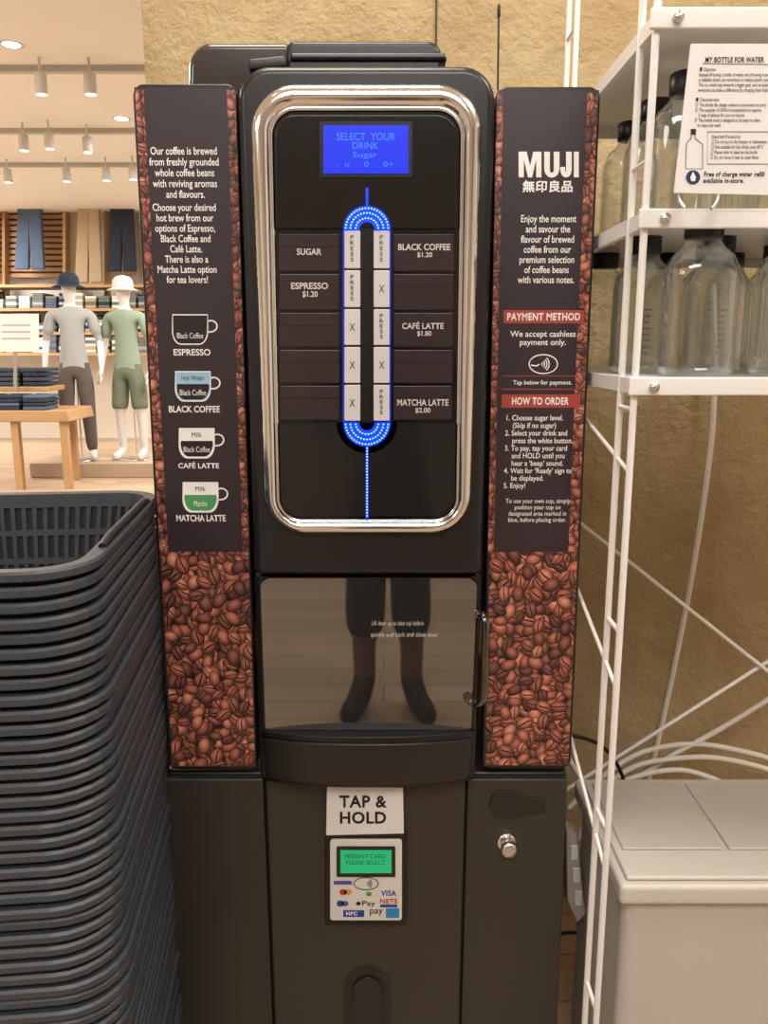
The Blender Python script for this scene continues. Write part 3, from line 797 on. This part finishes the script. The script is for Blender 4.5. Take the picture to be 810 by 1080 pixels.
arms = {'L': ((-.25, .03, 1.14), (-.265, -.04, .9)), 'R': ((.25, .03, 1.14), (.255, -.05, .9))}
PLZ = .16
fz = atz(86, 485, PLZ)
hm = at(78, 289, fz.y).z-PLZ
def cls(hem, sleeve=1.17):
    def f(c):
        if abs(c.x) > .195 and c.z < 1.28: return 0 if c.z < sleeve else 1
        if c.z > 1.475: return 0
        if c.z > .93: return 1
        if c.z > hem-.01: return 2
        return 0
    return f
J, E = base_body(arms)
m1 = figure('clothing_mannequin', (fz.x, fz.y, PLZ), hm, J, E, cls(.11, 1.16), [SKINW, TEE, PANT], rot=radians(12))
def child_local(o, p):
    o.parent = p; o.matrix_parent_inverse = Matrix.Identity(4)
def hat(p, mat):
    o = lathe('hat_crown', [(.098, 1.665), (.1, 1.70), (.095, 1.75), (.07, 1.785), (.02, 1.80)], (0, -.005, 0), mat, None, n=24); child_local(o, p)
    o = lathe('hat_brim', [(.09, 1.675), (.15, 1.655), (.152, 1.66), (.09, 1.685)], (0, -.015, 0), mat, None, n=24, cap=False); child_local(o, p)
hat(m1, NAVY)
J, E = base_body(arms, hem=.52)
fz2 = atz(141, 484, PLZ)
m2 = figure('clothing_mannequin', (fz2.x, fz2.y, PLZ), hm*.985, J, E, cls(.52, 1.2), [SKINW, GSHIRT, GSH], rot=radians(-10))
hat(m2, CREAM)
for mq in (m1, m2):
    o = lathe('stand_plate', [(.17, 0), (.17, .008), (.165, .01)], (0, 0, .0), STEEL, None, n=32); child_local(o, mq)
    tb = tube('stand_rod', [(.0, .07, .0), (.0, .07, .85)], .008, STEEL, None, smooth=False); child_local(tb, mq)
pc = (fz+fz2)/2
box('display_plinth', (pc.x-.75, pc.y-.3, 0), (pc.x+1.2, pc.y+.6, PLZ-.001), M('plinth_wood', '#ad9780', .45, noise=.1), None, bevel=.01)

# photographer (stands behind the camera, seen reflected in the smoked door)
arms = {'L': ((-.24, -.10, 1.16), (-.13, -.30, 1.33)), 'R': ((.24, -.10, 1.16), (.13, -.30, 1.33))}
J, E = base_body(arms, hem=.33, fx=.8, slim=.92)
J['nose'] = ((0, -.115, 1.645), .012)
for t, s in (('L', -1), ('R', 1)):
    J['ear'+t] = ((s*.085, 0, 1.65), .014); E.append(('hd', 'ear'+t))
    J['ft'+t] = ((s*.115, -.07, .055), (.056, .048)); J['to'+t] = ((s*.155, -.18, .046), (.052, .038)); J['an'+t] = ((s*.09, .02, .105), .046)
E.append(('hd', 'nose'))
SKINP = M('skin', '#5c4438', .55); SHRT = M('shorts_black', '#121215', .9); TOPB = M('top_dark', '#24262c', .9); HAIR = M('hair_black', '#120f0e', .6); SHOE = M('shoe_dark', '#0c0c0e', .7)
def clsp(c):
    if c.z < .135: return 4
    if c.z < .32: return 0
    if c.y < -.13 and c.z > 1.1 and c.z < 1.5: return 0
    if c.z > 1.48: return 3 if (c.z > 1.70 or c.y > .02) else 0
    if c.z > .93: return 1
    return 2
ph = figure('photographer', (.015, -1.64, 0), 1.72, J, E, clsp, [SKINP, TOPB, SHRT, HAIR, SHOE], rot=pi)
EYE = M('eye_dark', '#201612', .3); LIP = M('lip', '#8a4a42', .5); LACE = M('lace_grey', '#8e8b88', .6)
for s in (-1, 1):
    o = lathe('eye', [(.001, -.007), (.009, -.003), (.009, .003), (.001, .007)], (s*.032, -.088, 1.665), EYE, None, n=12, axis='Y'); child_local(o, ph)
    for k in range(4):
        yy = -.03-.027*k; xx = s*(.103+.011*k); zz = .112-.007*k
        o = tube('shoe_lace', [(xx-.022, yy, zz-.012), (xx, yy, zz), (xx+.022, yy, zz-.012)], .003, LACE, None); child_local(o, ph)
o = mesh('mouth', [(-.022, -.095, 1.59), (.022, -.095, 1.59), (.018, -.097, 1.583), (-.018, -.097, 1.583)], [[0, 1, 2, 3]], LIP, None); child_local(o, ph)

# ------------------------------------------------ shop background
YS = 11.3
DW = empty('slatted_display_wall', (at(60, 300, YS).x, YS, 0))
WS = M('slat_wood', '#a98560', .6, noise=.15, nscale=4); WSD = M('slat_back', '#6d4b2e', .8); BRD = M('board_cream', '#cdbfa8', .8)
pp('back_board', rect(-180, 213, 66, 292), YS-.03, YS, WSD, DW)
pp('back_panel', rect(66, 213, 175, 300), YS-.03, YS, BRD, DW)
for k in range(13):
    v = 214+k*6.2; pp('slat', rect(-180, v, 66, v+4), YS-.08, YS-.03, WS, DW)
for u in (-60, 2, 66, 110, 150): pp('upright', rect(u, 210, u+3, 372), YS-.2, YS-.03, OAK, DW)
pp('top_rail', rect(-180, 207, 175, 213), YS-.25, YS, OFFW, DW)
DEN = M('denim', '#4a5b73', .9, noise=.2, nscale=15); KHA = M('khaki', '#ad987a', .9, noise=.1)
def trousers(u0, v0, u1, v1, mat, y=YS-.35):
    e_ = empty('hanging_trousers', at((u0+u1)/2, (v0+v1)/2, y)); w = u1-u0; m_ = (u0+u1)/2; h = v1-v0
    pp('leg_left', [(u0+w*.14, v0), (m_+.3, v0), (m_+.3, v0+h*.3), (m_-w*.02, v1), (u0+w*.02, v1)], y-.05, y+.02, mat, e_, bevel=.015)
    pp('leg_right', [(m_-.3, v0), (u1-w*.14, v0), (u1-w*.02, v1), (m_+w*.05, v1), (m_-.3, v0+h*.3)], y-.055, y+.02, mat, e_, bevel=.015)
    pp('waistband', rect(u0+w*.12, v0-1, u1-w*.12, v0+4), y-.06, y+.03, mat, e_, bevel=.01)
    tube('hanger', [at(m_, v0-1, y), at(m_, v0-7, y), at(m_+2, v0-9, y)], .008, STEEL, e_)
trousers(14, 221, 47, 284, DEN); trousers(78, 219, 108, 298, KHA); trousers(112, 219, 144, 286, NAVY); trousers(-40, 221, -8, 290, KHA)
FC = empty('clothes_shelf', at(60, 340, 10.6))
for v in (300, 325, 350, 372): pp('board', rect(-180, v, 175, v+3), 10.5, 11.1, OAK, FC)
rc = random.Random(3); fm = [DEN, NAVY, CREAM, KHA, TEE, GSH, M('cloth_white', '#e6e2da', .9), M('cloth_grey', '#6b6d70', .9)]
u = -120
while u < 165:
    for v in (325, 350, 372):
        hh = rc.randint(3, 6)
        for k in range(hh): pp('folded_cloth', rect(u, v-3.2*(k+1), u+11, v-3.2*k-.3), 10.5, 10.9, fm[rc.randrange(8)] if k % 2 else fm[(u//13+v) % 8], FC)
    u += 14
TB = empty('display_table', atz(20, 482, 0))
ty = 6.7
pp('table_top', [(-120, 433), (70, 433), (73, 445), (-120, 445)], ty, ty+.7, OAK, TB, bevel=.01)
pp('upper_tier', [(-120, 408), (50, 408), (50, 413), (-120, 413)], ty+.2, ty+.65, OAK, TB, bevel=.005)
zt = at(0, 440, ty).z
for (uu, dy) in ((12, .05), (64, .05), (50, .6), (-60, .05)):
    X = at(uu, 445, ty).x; box('leg', (X-.035, ty+dy, 0), (X+.035, ty+dy+.07, zt), OAK, TB)
SLATE = M('cloth_slate', '#39414e', .9)
for k in range(4):
    for j in range(4):
        pp('folded_jeans', rect(-60+28*k, 429-4*j, -36+28*k, 432.5-4*j), ty+.02, ty+.35, (NAVY if (k+j) % 3 else DEN), TB, bevel=.008)
        pp('folded_jeans', rect(-60+28*k, 385+5*j+3, -36+28*k, 389+5*j+3), ty+.25, ty+.6, (NAVY if (k*j) % 2 else SLATE), TB, bevel=.008)
PSN = empty('price_sign', at(18, 350, ty))
pp('board', rect(-20, 331, 40, 371), ty+.1, ty+.12, OFFW, PSN)
LG = M('light_grey_ink', '#a9a5a0', .6)
for v in (342, 349, 356): flat('print_line', rect(2, v, 32, v+2), ty+.098, LG, PSN)
pp('stem', rect(14, 371, 18, 412), ty+.12, ty+.13, STEEL, PSN)

# ceiling fittings
LT = M('lamp_glow', '#fff3df', .5, emit=9, ecol='#fff4e4'); TRK = M('track_grey', '#b4b0a8', .5); FIX = M('fixture_white', '#c9c6c0', .5)
ZC = 3.3
def tr(v, u0=-60, u1=170):
    a = atz(u0, v, ZC); b = atz(u1, v, ZC); e_ = empty('lighting_track', (a+b)/2)
    box('rail', (a.x, a.y-.03, ZC-.04), (b.x, a.y+.03, ZC), TRK, e_)
for v in (70, 136, 172): tr(v)
def spot(u, v, zdrop=.16):
    p = atz(u, v, ZC-zdrop); e_ = empty('track_spotlight', (p.x, p.y, p.z))
    tube('stem', [(p.x, p.y, p.z+.05), (p.x, p.y, ZC)], .010, FIX, e_, smooth=False)
    lathe('head', [(.032, .065), (.04, .06), (.045, -.06), (.038, -.07)], (p.x, p.y, p.z), FIX, e_, n=20)
    lathe('lens', [(.035, -.071), (.01, -.072)], (p.x, p.y, p.z), LT, e_, n=20)
for u, v in ((43, 88), (95, 88), (25, 150), (52, 148), (92, 152), (8, 185), (112, 183), (140, 182), (70, 184)): spot(u, v)
for u, v in ((12, 47), (128, 125)):
    p = atz(u, v, ZC); e_ = empty('downlight', tuple(p))
    lathe('glow', [(.055, -.004), (.01, -.005)], tuple(p), LT, e_, n=24); lathe('ring', [(.058, -.001), (.075, -.004), (.075, 0)], tuple(p), FIX, e_, n=24, cap=False)
for p_ in ((-1.0, -2.5), (1.2, -2.5), (-1.0, -.8), (1.2, -.8), (-3, -3.5), (-3, .5)):
    e_ = empty('downlight', (p_[0], p_[1], ZC)); lathe('glow', [(.07, -.004), (.01, -.005)], (p_[0], p_[1], ZC), LT, e_, n=24)

# ------------------------------------------------ lights
def area(name, loc, size, power, col=(1, .975, .945), rot=(0, 0, 0), sy=None):
    l = bpy.data.lights.new(name, 'AREA'); l.energy = power; l.color = col; l.size = size
    if sy: l.shape = 'RECTANGLE'; l.size_y = sy
    o = bpy.data.objects.new(name, l); SC.collection.objects.link(o); o.location = loc; o.rotation_euler = rot; return o
area('front_fill_light', (.1, -2.1, 3.22), 1.6, 92, rot=(radians(16), 0, 0))  # unseen tilted area lamp, added as fill for the machine front
area('ceiling_light_b', (-.2, -.1, 3.22), .8, 28, (1, .94, .84), sy=.5)
area('ceiling_light_c', (1.6, -.6, 3.22), .6, 42, (1, .94, .84))
area('ceiling_light_d', (-6.2, 4.5, 3.2), 2, 250)
area('ceiling_light_e', (-1.2, 6.5, 3.2), 1.5, 190)
area('ceiling_light_f', (-3.2, 2.6, 3.2), 1.5, 140)
area('ceiling_light_g', (-6.5, 9.5, 3.2), 1.5, 260)
area('ceiling_light_h', (-3.5, -3, 3.2), 2, 85)
area('ceiling_light_i', (-1.0, 9.8, 3.2), 1.2, 130)
w = bpy.data.worlds.new('World'); SC.world = w; w.use_nodes = True
w.node_tree.nodes['Background'].inputs[0].default_value = (1, .95, .88, 1); w.node_tree.nodes['Background'].inputs[1].default_value = .4
SC.view_settings.view_transform = 'Standard'
cd = bpy.data.cameras.new('Camera'); co = bpy.data.objects.new('Camera', cd); SC.collection.objects.link(co)
co.location = CAM; co.rotation_euler = (pi/2-PIT, 0, 0)
cd.sensor_fit = 'VERTICAL'; cd.sensor_height = 24; cd.lens = 24*F/1080; cd.clip_start = .02; cd.clip_end = 100
SC.camera = co
